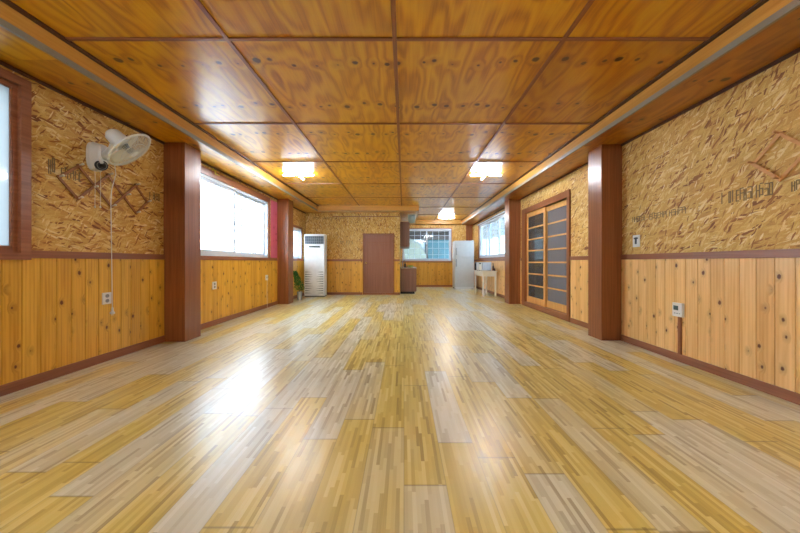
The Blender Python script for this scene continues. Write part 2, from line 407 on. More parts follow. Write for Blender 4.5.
bm = new_bm(); bx(bm, XL, XR, YB, YD, -.12, 0); bx(bm, XK, XR, YD, YK, -.12, 0); struct('floor', bm, 'floor')

# knotty pine wainscot, board by board in one panel mesh per wall
def wainscot(plane, f, sgn, u0, u1, mat, parent, gaps=(), z0=.02, z1=1.16):
    bm = new_bm(); k0 = math.floor(u0/PW); t = .011
    k = k0
    while k*PW < u1:
        a, b = max(k*PW, u0), min((k+1)*PW, u1); k += 1
        segs = [(a, b)]
        for g0, g1 in gaps:
            ns = []
            for p, q in segs:
                if q <= g0 or p >= g1: ns.append((p, q)); continue
                if p < g0: ns.append((p, g0))
                if q > g1: ns.append((g1, q))
            segs = ns
        for p, q in segs:
            if q-p < .012: continue
            prof = [(p+.0012, 0), (p+.0012, t-.004), (p+.0045, t), (q-.0045, t), (q-.0012, t-.004), (q-.0012, 0)]
            lo, hi = [], []
            for uu, d in prof:
                P = (f+sgn*d, uu) if plane == 'X' else (uu, f+sgn*d)
                lo.append(bm.verts.new((P[0], P[1], z0))); hi.append(bm.verts.new((P[0], P[1], z1)))
            n = len(prof)
            for i in range(n):
                j = (i+1) % n; bm.faces.new([lo[i], lo[j], hi[j], hi[i]])
            bm.faces.new(lo[::-1]); bm.faces.new(hi)
    return obj('wainscot', bm, mat, parent)
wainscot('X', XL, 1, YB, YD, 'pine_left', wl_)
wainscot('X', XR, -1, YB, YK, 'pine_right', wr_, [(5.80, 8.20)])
wainscot('Y', YD, -1, XL+.012, XK, 'pine_end', wd_, [(-1.41, -.34)])
wainscot('Y', YK, -1, XK, XR-.012, 'pine_end', wk_)
wainscot('Y', YB, 1, XL+.012, XR-.012, 'pine_end', wb_)
def rail(b, mat, parent): return box_obj('chair_rail', b, mat, parent, .003)
R0, R1, RT = 1.155, 1.225, .024
for a, b in [(YB, 1.07), (2.79, 8.27), (8.636, YD)]: rail((XL, XL+RT, a, b, R0, R1), 'film_y', wl_)
for a, b in [(YB, 5.806), (8.20, YK)]: rail((XR-RT, XR, a, b, R0, R1), 'film_y', wr_)
for a, b in [(XL+RT, -1.42), (-.33, XK)]: rail((a, b, YD-RT, YD, R0-.01, R1-.01), 'film_x', wd_)
rail((XK, XR-RT, YK-RT, YK, 1.10, 1.16), 'film_x', wk_)
rail((XL+RT, XR-RT, YB, YB+RT, R0, R1), 'film_x', wb_)
def baseb(name, segs, mat):
    bm = new_bm(); [bx(bm, *s) for s in segs]; struct(name, bm, mat, bevel=.003)
BT = .022
baseb('baseboard_left', [(XL, XL+BT, YB+BT, 4.365, 0, .092), (XL, XL+BT, 4.705, 8.27, 0, .092), (XL, XL+BT, 8.636, YD-BT, 0, .092)], 'film_y')
baseb('baseboard_right', [(XR-BT, XR, YB+BT, 4.437, 0, .088), (XR-BT, XR, 4.76, 5.80, 0, .088), (XR-BT, XR, 8.66, YK-BT, 0, .088)], 'film_y')
baseb('baseboard_door', [(XL, -1.42, YD-BT, YD, 0, .085), (-.33, XK, YD-BT, YD, 0, .085)], 'film_x')
baseb('baseboard_kitchen', [(.47, XR, YK-BT, YK, 0, .085)], 'film_x')
baseb('baseboard_rear', [(XL, XR, YB, YB+BT, 0, .09)], 'film_x')

# raised ceiling with battens
bm = new_bm(); bx(bm, TL-.05, TR+.05, YB, TY+.03, ZC, ZC+.12); bx(bm, TX-.03, TR+.05, TY+.03, TK+.03, ZC, ZC+.12)
ceil = struct('ceiling', bm, 'ply')
def batten(b, mat): return box_obj('batten', b, mat, ceil, .003)
for x in (-1.473, -.078, 1.334):
    e = TK if x > 1 else TY
    batten((x-.018, x+.018, YB, e, ZC-.014, ZC), 'film_y')
ys = [-2.2, -.61, .98, 2.596, 4.182, 5.771, 7.389, 8.99, 10.565, 12.2]
for y in ys:
    xs = [TL, -1.491, -1.455, -.096, -.06, 1.316, 1.352, TR] if y < TY else [TX, 1.316, 1.352, TR]
    w = .017 if y < 6 else .012
    for a, b in zip(xs[::2], xs[1::2]): batten((a, b, y-w, y+w, ZC-.012, ZC), 'film_x')
for (a, b, c, d) in [(TL, TL+.03, YB, TY), (TR-.03, TR, YB, TK)]: batten((a-.012 if a > 0 else a, b+.012 if a < 0 else b, c, d, ZC-.02, ZC), 'dark_strip')  # dark edge strips paint in the shade of the gap between fascia and ceiling
# boxed edges: soffit, fascia board, metal angle
def edge(name, soffits, fascias, angles, mat_f, mat_s='ply'):
    s = struct(name)
    for b in soffits: box_obj('soffit', b, mat_s, s)
    for b in fascias: box_obj('fascia', b, mat_f, s)
    for b in angles: box_obj('metal_angle', b, 'angle', s)
F = .02
edge('trim_1', [(XL, TL, YB, YD, ZS, ZS+.02)], [(TL-F, TL, YB, TY, ZS+.02, ZC)], [(TL, TL+.003, YB, TY, ZS-.003, ZS+.045), (TL-.022, TL, YB, TY, ZS-.003, ZS)], 'fascia_y')
edge('trim_2', [(TR, XR, YB, YK, ZS, ZS+.02)], [(TR, TR+F, YB, TK, ZS+.02, ZC)], [(TR-.003, TR, YB, TK, ZS-.003, ZS+.05), (TR, TR+.022, YB, TK, ZS-.003, ZS)], 'fascia_y', 'ply_shaded')
edge('trim_3', [(TL, TX, TY, YD, ZS, ZS+.02)], [(TL, TX, TY, TY+F, ZS, ZC)], [(TL, TX, TY-.003, TY, ZS-.003, ZS+.01)], 'fascia_x')
edge('trim_4', [(XK, TX, YD, YK, ZS, ZS+.02)], [(TX-F, TX, TY+F, TK, ZS, ZC)], [(TX, TX+.003, TY, TK, ZS-.003, ZS+.02)], 'fascia_y')
edge('trim_5', [(TX, TR, TK, YK, ZS, ZS+.02)], [(TX, TR, TK, TK+F, ZS, ZC)], [], 'fascia_x')
bm = new_bm(); bx(bm, -2.46, XK, YD-.02, YD, 2.665, 2.69); struct('trim_6', bm, 'film_x')
bm = new_bm(); bx(bm, XL, XL+.02, YB, YD, ZS-.03, ZS); struct('trim_7', bm, 'dark_strip')
bm = new_bm(); bx(bm, XR-.02, XR, YB, YK, ZS-.03, ZS); struct('trim_8', bm, 'dark_strip')
bm = new_bm(); bx(bm, XL-T, XR+T, YB-T, YK+T, ZC+.12, ZC+.2); struct('trim_9', bm, 'angle')          # roof slab closing the room

# ------------------------------------------------------------------ pillars
def pillar(x0, x1, y0, y1, label):
    bm = new_bm(); bx(bm, x0, x1, y0, y1, 0, ZS)
    # corner beads and a thin base reveal
    for (x, y) in [(x0, y0), (x1, y0), (x0, y1), (x1, y1)]: pass
    o = obj('pillar', bm, 'film_z', bevel=.005); return tag(o, label, 'pillar')
pillar(XL, -3.074, 4.365, 4.705, 'brown wood-film square pillar on the left wall, beside the wall fan')
pillar(XL, -3.074, 8.27, 8.636, 'narrow brown wood-film pillar on the left, between the pink wallpaper and the green plant')
pillar(2.817, XR, 4.437, 4.76, 'brown wood-film square pillar on the right wall, nearest the camera')
pillar(2.805, XR, 8.29, 8.66, 'brown wood-film pillar on the right, between the lattice sliding door and the white table')
tag(box_obj('wallpaper_strip', (XL+.0005, XL+.006, 7.87, 8.268, R1+.002, 2.70), 'pink'), 'narrow strip of patterned pink wallpaper beside the large left window', 'wallpaper')
tag(box_obj('cover_board', (2.79, 3.07, YK-.02, YK, 1.16, 2.79), 'film_z'), 'brown upright board on the kitchen wall above the white refrigerator', 'board')

# ------------------------------------------------------------------ windows
def window(name, plane, f, out, u0, u1, z0, z1, n, casing, glassm, order=None, grille=None, cmat='film_y', latch=True, fmat='white_pvc', bar='midgrey'):
    """f = inner wall face, out = +1/-1 direction to the outside along the wall's normal"""
    w = struct(name)
    def B(nm, d0, d1, a, b, c, d, mat, par=w, bev=0, lab=None):
        q = (f+out*d0, f+out*d1, a, b, c, d) if plane == 'X' else (a, b, f+out*d0, f+out*d1, c, d)
        return box_obj(nm, q, mat, par, bev, lab)
    cl, cr, cb, ct, cd = casing
    if cl: B('casing', -cd, .05, u0-cl, u0, z0-cb, z1+ct, cmat)
    if cr: B('casing', -cd, .05, u1, u1+cr, z0-cb, z1+ct, cmat)
    if ct: B('casing', -cd, .05, u0, u1, z1, z1+ct, cmat)
    if cb: B('casing', -cd, .05, u0, u1, z0-cb, z0, cmat)
    fw = .045 if fmat == 'white_pvc' else .032; bm = new_bm()
    def A(a, b, c, d, d0, d1):
        if plane == 'X': bx(bm, f+out*d0, f+out*d1, a, b, c, d)
        else: bx(bm, a, b, f+out*d0, f+out*d1, c, d)
    A(u0, u0+fw, z0, z1, .0, .13); A(u1-fw, u1, z0, z1, .0, .13); A(u0+fw, u1-fw, z1-fw, z1, .0, .13); A(u0+fw, u1-fw, z0, z0+fw, .0, .13)
    obj('window_frame', bm, fmat, w)
    sw = (u1-u0-2*fw)/n; sf = .05 if fmat == 'white_pvc' else .012
    for k in range(n):
        a = u0+fw+k*sw-(.025 if k else 0); b = u0+fw+(k+1)*sw+(.025 if k < n-1 else 0); lane = (.03 if (k % 2 == 0) else .075) if fmat == 'white_pvc' else .004
        bm = new_bm()
        A(a, a+sf, z0+fw, z1-fw, lane, lane+.035); A(b-sf, b, z0+fw, z1-fw, lane, lane+.035)
        A(a+sf, b-sf, z0+fw, z0+fw+sf+.015, lane, lane+.035); A(a+sf, b-sf, z1-fw-sf, z1-fw, lane, lane+.035)
        s = obj('sash', bm, fmat, w)
        B('pane', lane+.014, lane+.02, a+sf, b-sf, z0+fw+sf+.015, z1-fw-sf, glassm[k % len(glassm)], s)
        if latch and k == 0: B('latch', lane-.015, lane, b-sf+.01, b-.012, (z0+z1)/2-.05, (z0+z1)/2+.03, 'midgrey', s)
    if grille:
        bm = new_bm(); nu, nz = grille
        for i in range(1, nu):
            u = u0+(u1-u0)*i/nu; A(u-.011, u+.011, z0, z1, .145, .157)
        for i in range(1, nz):
            z = z0+(z1-z0)*i/nz; A(u0, u1, z-.011, z+.011, .141, .153)
        obj('security_bars', bm, bar, w)
    return w
window('window_1', 'X', XL, -1, w1[0], w1[1]-.0, w1[2], w1[3], 1, (.074, .074, .06, .074, .035), ['frost'], cmat='film_y', latch=False, fmat='film_y')
window('window_2', 'X', XL, -1, *w2, 2, (.09, .075, 0, .12, .022), ['frost_soft', 'glass'], grille=(9, 4))
window('window_3', 'X', XL, -1, *w3, 2, (.06, .05, 0, .07, .02), ['glass'], grille=(6, 3))
window('window_4', 'X', XR, 1, *w4, 3, (.08, .10, .05, .08, .022), ['haze', 'haze', 'haze'])
window('window_5', 'Y', YK, 1, *w5, 2, (0, .03, .0, .04, .02), ['glass'], grille=(8, 5), cmat='film_x', bar='white_pvc')
# rolled blind rail over the right window
tag(box_obj('curtain_rail', (XR-.06, XR-.025, 9.0, 13.0, 2.64, 2.67), 'white_pvc'), 'white curtain rail above the right-hand window by the refrigerator', 'curtain rail')

# ------------------------------------------------------------------ doors
d = struct('door_1')
bm = new_bm(); y = YD-.018
bx(bm, -1.41, -1.36, y, YD+.10, 0, 2.10); bx(bm, -.375, -.33, y, YD+.10, 0, 2.10); bx(bm, -1.36, -.375, y, YD+.10, 2.06, 2.10); bx(bm, -1.36, -.375, y, YD+.10, 0, .06)
obj('door_frame', bm, 'film_z', d, bevel=.003)
bm = new_bm(); bx(bm, -1.357, -.378, YD+.005, YD+.045, .063, 2.057); leaf = obj('door_leaf', bm, 'door_brown', d, bevel=.003)
bm = new_bm()
for z in (1.79, 1.70, 1.06): bx(bm, -1.25, -.47, YD+.002, YD+.006, z-.006, z+.006)
for x in (-1.25, -.47): bx(bm, x-.006, x+.006, YD+.002, YD+.006, .22, 1.88)
obj('moulding', bm, 'film_z', leaf)
bm = new_bm(); lathe(bm, [(0, .062), (.02, .058), (.028, .04), (.02, .02), (.012, .012), (.012, .006), (.03, .004), (.03, 0), (0, 0)], (-1.295, YD+.005, 1.09), (0, -1, 0), 20)
obj('door_knob', bm, 'brass', leaf, smooth=True)
for z in (.35, 1.8): box_obj('hinge', (-.385, -.372, YD-.004, YD+.006, z, z+.09), 'steel', d)

d = struct('door_2')
yo0, yo1 = 5.903, 7.93
bm = new_bm(); c0 = XR-.03
bx(bm, c0, XR+.12, 5.806, yo0, 0, 2.48); bx(bm, c0, XR+.12, yo1, 8.10, 0, 2.48); bx(bm, c0, XR+.12, yo0, yo1, 2.35, 2.48)
obj('door_frame', bm, 'film_z', d, bevel=.003)
box_obj('jamb_board', (XR-.014, XR, 8.10, 8.20, 0, 2.48), 'film_z', d)
box_obj('threshold', (c0, XR+.12, yo0, yo1, 0, .115), 'film_y', d, .003)
def lattice(a, b, x, par, gm):
    p = bpy.data.objects.new('sliding_panel', None); COL.objects.link(p); p.parent = par; p.empty_display_size = .1
    z0, z1 = .118, 2.348; st = .075; bm = new_bm(); rb, rt = .15, .11
    bx(bm, x, x+.035, a, a+st, z0, z1); bx(bm, x, x+.035, b-st, b, z0, z1)
    bx(bm, x, x+.035, a+st, b-st, z0, z0+rb); bx(bm, x, x+.035, a+st, b-st, z1-rt, z1)
    h = (z1-rt-z0-rb)/7
    obj('panel_frame', bm, 'pale_pine', p, bevel=.002)
    for k in range(1, 7):
        z = z0+rb+h*k; box_obj('lattice_bar', (x+.003, x+.03, a+st, b-st, z-.016, z+.016), 'pale_pine', p)
    box_obj('door_pane', (x+.014, x+.019, a+st, b-st, z0+rb, z1-rt), gm, p)
    bm = new_bm(); lathe(bm, [(0, -.001), (.022, -.001), (.026, 0.002), (.026, 0), (0, 0)], (x-.001, b-st/2 if a < 6.5 else a+st/2, 1.08), (-1, 0, 0), 16)
    obj('finger_pull', bm, 'brass', p)
lattice(yo0+.002, 6.98, XR+.062, d, 'door_glass')
lattice(6.91, yo1-.002, XR+.018, d, 'door_glass_dark')
# dim store room behind the sliding door
bm = new_bm(); bx(bm, XR+1.5, XR+1.6, 5.2, 8.4, 0, 2.6); bx(bm, XR+T, XR+1.5, 5.2, 5.3, 0, 2.6); bx(bm, XR+T, XR+1.5, 8.3, 8.4, 0, 2.6); bx(bm, XR+T, XR+1.5, 5.3, 8.3, -.1, 0); bx(bm, XR+T, XR+1.6, 5.2, 8.4, 2.6, 2.7)
struct('wall_store', bm, 'white')
bm = new_bm(); bx(bm, -1.6, -.2, YD+.9, YD+1.0, 0, 2.4); struct('wall_closet', bm, 'white')

# ------------------------------------------------------------------ lamps
def cross_lamp(x, y, label):
    t = thing('ceiling_lamp', label, 'lamp', (x, y, ZC), 0, 'cross-shaped tube lamps')
    bm = new_bm(); bx(bm, -.09, .09, -.09, .09, -.045, 0); obj('lamp_base', bm, 'white', t, bevel=.008)
    for k in range(4):
        a = k*math.pi/2; c, s = math.cos(a), math.sin(a)
        bm = new_bm(); tube(bm, [(c*.085, s*.085, -.055), (c*.32, s*.32, -.055)], .017, 10); obj('tube', bm, 'tube', t, smooth=False)
        bm = new_bm(); tube(bm, [(c*.31, s*.31, -.055), (c*.335, s*.335, -.055)], .019, 10); obj('end_cap', bm, 'white', t)
    return t
cross_lamp(-2.2, 6.48, 'lit cross-shaped tube lamp on the ceiling at the left, near the big left window')
cross_lamp(1.70, 6.48, 'lit cross-shaped tube lamp on the ceiling at the right, before the sliding door')
cross_lamp(1.74, 12.75, 'lit cross-shaped tube lamp on the far ceiling above the kitchen')
cross_lamp(-2.2, .25, 'added fill lamp, unseen cross-shaped tubes on the near left ceiling above the viewer')  # this pair is out of view, added to light the near end
cross_lamp(1.70, .25, 'added fill lamp, unseen cross-shaped tubes on the near right ceiling above the viewer')
t = thing('hanging_lantern', 'small unlit whitish lantern hanging over the kitchen opening', 'lantern', (.27, 10.9, ZS))
bm = new_bm(); lathe(bm, [(0, 0), (.14, 0), (.15, -.03), (.13, -.04), (0, -.04)]); obj('cap', bm, 'cream', t)
bm = new_bm(); lathe(bm, [(0, -.04), (.125, -.04), (.135, -.12), (.125, -.22), (.09, -.30), (.05, -.32), (0, -.32)]); obj('lamp_shade', bm, 'lantern_grey', t, smooth=True)


# ------------------------------------------------------------------ wall fan
FY, FZ = 3.385, 2.265
fan = thing('wall_fan', 'white wall fan tilted down on the left wall', 'fan', (XL, FY, FZ))
bm = new_bm()   # drop-shaped mounting body
prof = []
for i in range(28):
    a = 2*math.pi*i/28; r = 1
    yy = math.cos(a)*.085; zz = math.sin(a)*(.15)
    zz = zz-.01 if zz < 0 else zz; yy *= 1-.12*max(0, -math.sin(a)); prof.append((math.copysign(abs(yy/.085)**.6*.085, yy), math.copysign(abs(zz/.15)**.7*.15, zz)))
layers = [(0, 1.0), (.035, 1.0), (.055, .93), (.11, .72), (.125, .6)]
vv = [[bm.verts.new((dx, p*s, q*s + (.02 if dx > .1 else 0))) for p, q in prof] for dx, s in layers]
for a, b in zip(vv, vv[1:]):
    for i in range(28): bm.faces.new([a[i], a[(i+1) % 28], b[(i+1) % 28], b[i]])
bm.faces.new(vv[0][::-1]); bm.faces.new(vv[-1]); obj('mounting_body', bm, 'fan_white', fan, smooth=False)
bm = new_bm(); ck = Vector((.085, -.01, -.095)); ax = Vector((.85, -.45, -.25)).normalized()
lathe(bm, [(0, .03), (.05, .03), (.055, .022), (.055, -.03), (0, -.03)], ck, ax, 24); kn = obj('dial_housing', bm, 'dial', fan)
bm = new_bm(); lathe(bm, [(.036, .032), (.042, .032), (.042, .028), (.036, .028)], ck, ax, 24); obj('dial_ring', bm, 'midgrey', kn)
bm = new_bm(); lathe(bm, [(0, .05), (.016, .05), (.02, .03), (0, .03)], ck, ax, 16); obj('dial_knob', bm, 'black', kn)
n = Vector((.66, .28, -.70)).normalized(); C0 = Vector((.515, -.14, .025))     # centre of the cage and its axis
u = n.cross(Vector((0, 1, 0))).normalized(); w = n.cross(u).normalized()
bm = new_bm(); tube(bm, [(.10, 0, .0), (.18, -.02, .03), (.28, -.08, .06), tuple(C0-n*.14)], [.045, .04, .036, .04], 14); obj('neck', bm, 'fan_white', fan, smooth=True)
bm = new_bm(); lathe(bm, [(0, -.235), (.045, -.23), (.068, -.205), (.075, -.17), (.08, -.09), (.085, -.06), (.06, -.05), (0, -.05)], C0, n, 28); obj('motor_housing', bm, 'fan_white', fan, smooth=True)
R = .218
def cage(name, hz, hub, sgn):
    bm = new_bm(); loop_tube(bm, C0+n*(.0), u, w, R, .006, 48, 6); loop_tube(bm, C0+n*hz*.8, u, w, R*.6, .0028, 40, 5)
    N = 64
    for k in range(N):
        a = 2*math.pi*k/N; dd = u*math.cos(a)+w*math.sin(a)
        tube(bm, [C0+dd*hub+n*hz, C0+dd*R*.6+n*hz*.9, C0+dd*R*.9+n*hz*.6, C0+dd*R], .0016, 4, False)
    lathe(bm, [(0, .006), (hub, .004), (hub, -.004), (0, -.006)], C0+n*hz, n, 20)
    return obj(name, bm, 'fan_white', fan)
cage('front_cage', .055, .04, 1); cage('rear_cage', -.055, .06, -1)
bm = new_bm(); tube(bm, [C0-n*.002+u*0, C0+n*.002], R, 4); bm.free()
bm = new_bm(); loop_tube(bm, C0, u, w, R+.004, .011, 56, 8); obj('cage_rim', bm, 'fan_white', fan, smooth=True)
for k in range(3):
    bm = new_bm(); a0 = k*2*math.pi/3+.4; rows = []
    for i in range(9):
        r = .035+(R-.055)*i/8; wd = .30+.42*math.sin(math.pi*min(1, .15+i/8*.75)); lead = []
        for j in range(5):
            a = a0+(j/4-.5)*wd*1.5+.25*i/8; h = (j/4-.5)*.045*(1-.3*i/8)
            lead.append(bm.verts.new(C0+(u*math.cos(a)+w*math.sin(a))*r+n*h))
        rows.append(lead)
    for r1, r2 in zip(rows, rows[1:]):
        for j in range(4): bm.faces.new([r1[j], r1[j+1], r2[j+1], r2[j]])
    bo = obj('blade', bm, 'cream', fan, smooth=True); md = bo.modifiers.new('t', 'SOLIDIFY'); md.thickness = .002
bm = new_bm(); lathe(bm, [(0, .035), (.025, .033), (.035, .02), (.035, -.05), (0, -.05)], C0, n, 20); obj('hub', bm, 'midgrey', fan, smooth=True)
for yy, l in ((-.05, .38), (.01, .37)):
    bm = new_bm(); tube(bm, [(.06, yy, -.15), (.062, yy+.003, -.25), (.06, yy+.002, -.16-l)], .0022, 5); pc = obj('pull_cord', bm, 'cream', fan)
    bm = new_bm(); lathe(bm, [(0, 0), (.006, -.004), (.008, -.02), (0, -.026)], (.06, yy+.002, -.16-l), (0, 0, 1), 10); obj('cord_bead', bm, 'cream', pc)
bm = new_bm(); tube(bm, [(.22, .02, .03), (.17, .06, -.06), (.12, .13, -.15), (.06, .17, -.22), (.035, .17, -.32), (.03, .165, -.45), (.028, .172, -.75), (.03, .175, -1.1), (.03, .18, -1.45), (.034, .18, -1.68)], .0042, 8)
pc = obj('power_cord', bm, 'white', fan, smooth=True)
bm = new_bm(); lathe(bm, [(.006, .05), (.01, .03), (.012, .0), (.022, -.01), (.022, -.028), (0, -.028)], (.034, .18, -1.71), (0, 0, 1), 14)
for q in (-.008, .008): tube(bm, [(.034, .18+q, -1.738), (.034, .18+q, -1.757)], .0025, 6)
obj('plug', bm, 'white', pc)

# ------------------------------------------------------------------ folding peg racks
def rack(x, s, slats, pegs, mat, label):
    t = thing('peg_rack', label, 'rack', (x, .022, 0))
    for lay, (p, q) in slats:
        P, Q = Vector((0, *p)), Vector((0, *q)); d = (Q-P).normalized(); nn = Vector((1, 0, 0)).cross(d)*.0125
        P -= d*.016; Q += d*.016; x0 = s*(.006+.011*lay); x1 = x0+s*.010
        bm = new_bm(); v = []
        for xx in (x0, x1):
            for c in (P-nn, P+nn, Q+nn, Q-nn): v.append(bm.verts.new((xx, c.y, c.z)))
        for f in [(0, 1, 2, 3), (7, 6, 5, 4), (0, 4, 5, 1), (1, 5, 6, 2), (2, 6, 7, 3), (3, 7, 4, 0)]: bm.faces.new([v[i] for i in f])
        obj('slat', bm, mat, t)
    for (py, pz) in pegs:
        bm = new_bm(); lathe(bm, [(.007, .004), (.007, .05), (.011, .055), (.012, .066), (.008, .072), (0, .073)], (0, py, pz), (s, 0, .25), 10)
        obj('peg', bm, 'cream' if s > 0 else mat, t, smooth=True)
L = {'a': (3.006, 1.949), 'b': (3.191, 2.116), 'c': (3.183, 1.774), 'x': (3.343, 1.925), 'd': (3.511, 2.108), 'e': (3.553, 1.76), 'y': (3.743, 1.926), 'f': (3.877, 2.085), 'g': (3.882, 1.735), 'h': (4.048, 1.906)}
rack(XL, 1, [(0, (L['a'], L['c'])), (1, (L['a'], L['b'])), (0, (L['b'], L['e'])), (1, (L['c'], L['d'])), (0, (L['d'], L['g'])), (1, (L['e'], L['f'])), (0, (L['f'], L['h'])), (1, (L['g'], L['h']))],
     list(L.values()), 'rack_dark', 'brown folding lattice peg rack on the left wall below the fan')
yy = [2.734-.192*i for i in range(7)]; zc = 1.99; h = .188
sl = [(0, ((yy[0], zc), (yy[1], zc+h))), (1, ((yy[0], zc), (yy[1], zc-h))), (0, ((yy[1], zc-h), (yy[3], zc+h))), (1, ((yy[1], zc+h), (yy[3], zc-h))), (0, ((yy[3], zc-h), (yy[5], zc+h))), (1, ((yy[3], zc+h), (yy[5], zc-h))), (0, ((yy[5], zc-h), (yy[6], zc))), (1, ((yy[5], zc+h), (yy[6], zc)))]
pg = [(yy[0], zc), (yy[1], zc+h), (yy[1], zc-h), (yy[2], zc), (yy[3], zc+h), (yy[3], zc-h), (yy[4], zc), (yy[5], zc+h), (yy[5], zc-h), (yy[6], zc)]
rack(XR, -1, sl, pg, 'rack_light', 'light brown folding lattice peg rack at the right edge of the right wall')

# ------------------------------------------------------------------ printed sheet marks (worn, unreadable stamping)
def stamp(plane, f, s, u0, u1, z, hgt, n, parent, seed, flip=1):
    rr = random.Random(seed); bm = new_bm(); st = (u1-u0)/n; lw = min(hgt*.12, abs(st)*.3)
    def Q(a, b, c, d):
        if plane == 'X' and s < 0: a, b = u0+u1-b, u0+u1-a
        if plane == 'X': bx(bm, f, f+s*.0012, a, b, c, d)
        else: bx(bm, a, b, f, f+s*.0012, c, d)
    for i in range(n):
        a = u0+st*i; b = a+st*rr.uniform(.75, 1.05)
        if rr.random() < .08: continue
        zz = z+(rr.random()-.5)*hgt*.2; k = rr.choice('HFEOTPSI')
        if k in 'HFEPOI': Q(a, a+abs(lw)*(1 if st > 0 else -1), zz, zz+hgt)
        if k in 'HO': Q(b-lw, b, zz, zz+hgt)
        if k in 'EOS': Q(a, b, zz, zz+lw)
        if k in 'FEPOTS': Q(a, b, zz+hgt-lw, zz+hgt)
        if k in 'HFEPS': Q(a, b, zz+hgt*.5, zz+hgt*.5+lw)
        if k in 'P': Q(b-lw, b, zz+hgt*.5, zz+hgt)
        if k in 'T': Q((a+b)/2-lw/2, (a+b)/2+lw/2, zz, zz+hgt)
        if k in 'S': Q(b-lw, b, zz, zz+hgt*.5)
    obj('stamped_marks', bm, 'ink', parent)
stamp('X', XR, -1, 2.62, 3.05, 1.69, .11, 13, wr_, 3)
stamp('X', XR, -1, 2.44, 2.50, 1.69, .08, 2, wr_, 9)
stamp('X', XR, -1, 3.40, 4.24, 1.66, .07, 20, wr_, 5)
stamp('X', XL, 1, 2.95, 3.05, 1.97, .14, 3, wl_, 8)
stamp('X', XL, 1, 3.06, 3.26, 1.96, .10, 7, wl_, 2)
stamp('X', XL, 1, 4.12, 4.30, 1.95, .10, 6, wl_, 4)
stamp('Y', YD, -1, -2.2, -1.75, 1.74, .10, 6, wd_, 6)
stamp('Y', YD, -1, -3.1, -2.0, 2.58, .07, 14, wd_, 7)

# ------------------------------------------------------------------ outlets, switch, thermostat
def outlet(y, z, w_, h_, label, holes=2):
    t = thing('wall_outlet', label, 'outlet', (XL+.012, y, z))
    bm = new_bm(); bx(bm, 0, .010, -w_/2, w_/2, -h_/2, h_/2); obj('cover_plate', bm, 'white', t, bevel=.003)
    for k in range(holes):
        zz = (k-(holes-1)/2)*.055
        bm = new_bm(); lathe(bm, [(0, .0005), (.017, .0005), (.021, .003), (.021, 0), (0, -.001)], (.010, 0, zz), (1, 0, 0), 18)
        so = obj('socket', bm, 'midgrey', t)
        bm = new_bm()
        for q in (-.007, .007): tube(bm, [(.0105, q, zz), (.0118, q, zz)], .003, 8)
        obj('socket_hole', bm, 'black', so)
    return t
outlet(3.515, .71, .105, .13, 'white wall outlet on the pine boards below the wall fan')
outlet(5.51, .705, .12, .135, 'white double wall outlet under the large left window, just past the near pillar')
t = outlet(7.61, .74, .13, .13, 'white wall outlet under the large left window with a cable down to the floor', 1)
bm = new_bm(); tube(bm, [(.012, 0, -.02), (.014, .01, -.12), (.006, .012, -.3), (.010, .012, -.60), (.014, .012, -.738)], .005, 6); obj('cable', bm, 'cream', t)
t = thing('wall_switch', 'white wall switch plate on the board wall beside the near right pillar', 'switch', (XR, 4.16, 1.40))
bm = new_bm(); bx(bm, -.010, 0, -.06, .06, -.08, .08); obj('cover_plate', bm, 'white', t, bevel=.003)
bm = new_bm(); bx(bm, -.018, -.010, -.014, .014, -.04, .05); rk = obj('rocker', bm, 'darkgrey', t, bevel=.002)
bm = new_bm(); bx(bm, -.016, -.010, -.034, .034, .028, .046); obj('indicator', bm, 'black', t)
t = thing('thermostat', 'white box thermostat with a small screen on the right pine boards', 'thermostat', (XR-.011, 3.50, .583))
bm = new_bm(); bx(bm, -.03, 0, -.062, .062, -.077, .077); obj('case', bm, 'white', t, bevel=.006)
bm = new_bm(); bx(bm, -.032, -.029, -.015, .045, -.005, .045); obj('screen', bm, 'lcd', t)
for k in range(3): box_obj('button', (-.033, -.029, -.04+.03*k, -.025+.03*k, -.045, -.035), 'midgrey', t)
tag(box_obj('cable_duct', (XR-.026, XR-.011, 3.47, 3.51, .088, .508), 'film_z', None, .002), 'narrow brown cable duct running down from the thermostat', 'cable duct')

# ------------------------------------------------------------------ air conditioner
ac = thing('air_conditioner', 'tall white floor-standing air conditioner in the far left corner', 'air conditioner', (-2.885, 10.0, 0))
hw = .328; D = .32
bm = new_bm(); bx(bm, -hw, hw, .012, D, .03, 2.02); obj('cabinet', bm, 'white', ac, bevel=.012)
bm = new_bm(); bx(bm, -hw+.01, hw-.01, .02, D-.01, 0, .03); obj('plinth', bm, 'darkgrey', ac)
bm = new_bm(); bx(bm, -hw+.005, hw-.005, -.004, .014, .88, 1.66); fp = obj('front_panel', bm, 'white', ac, bevel=.006)
bm = new_bm(); bx(bm, -.07, -.045, -.006, -.003, 1.30, 1.52); bx(bm, -.02, .01, -.006, -.003, 1.30, 1.50); obj('panel_ribs', bm, 'white', fp)
bm = new_bm(); bx(bm, -hw+.03, hw-.03, .0, .013, 1.70, 1.955); og = obj('air_outlet', bm, 'darkgrey', ac, label='dark blue-grey air outlet')
for k in range(5):
    bm = new_bm(); z = 1.73+k*.05; bx(bm, -hw+.03, hw-.03, -.014, .002, z-.006, z+.006); obj('louver', bm, 'midgrey', og)
bm = new_bm()
for k in range(9): x = -hw+.09+k*.0625; bx(bm, x-.003, x+.003, -.008, .001, 1.70, 1.955)
obj('vanes', bm, 'midgrey', og)
bm = new_bm(); bx(bm, -.17, .19, -.008, -.003, 1.585, 1.635); cp = obj('control_panel', bm, 'lcd', ac, bevel=.002)
bm = new_bm(); bx(bm, -.05, .07, -.010, -.007, 1.595, 1.625); obj('display', bm, 'black', cp)
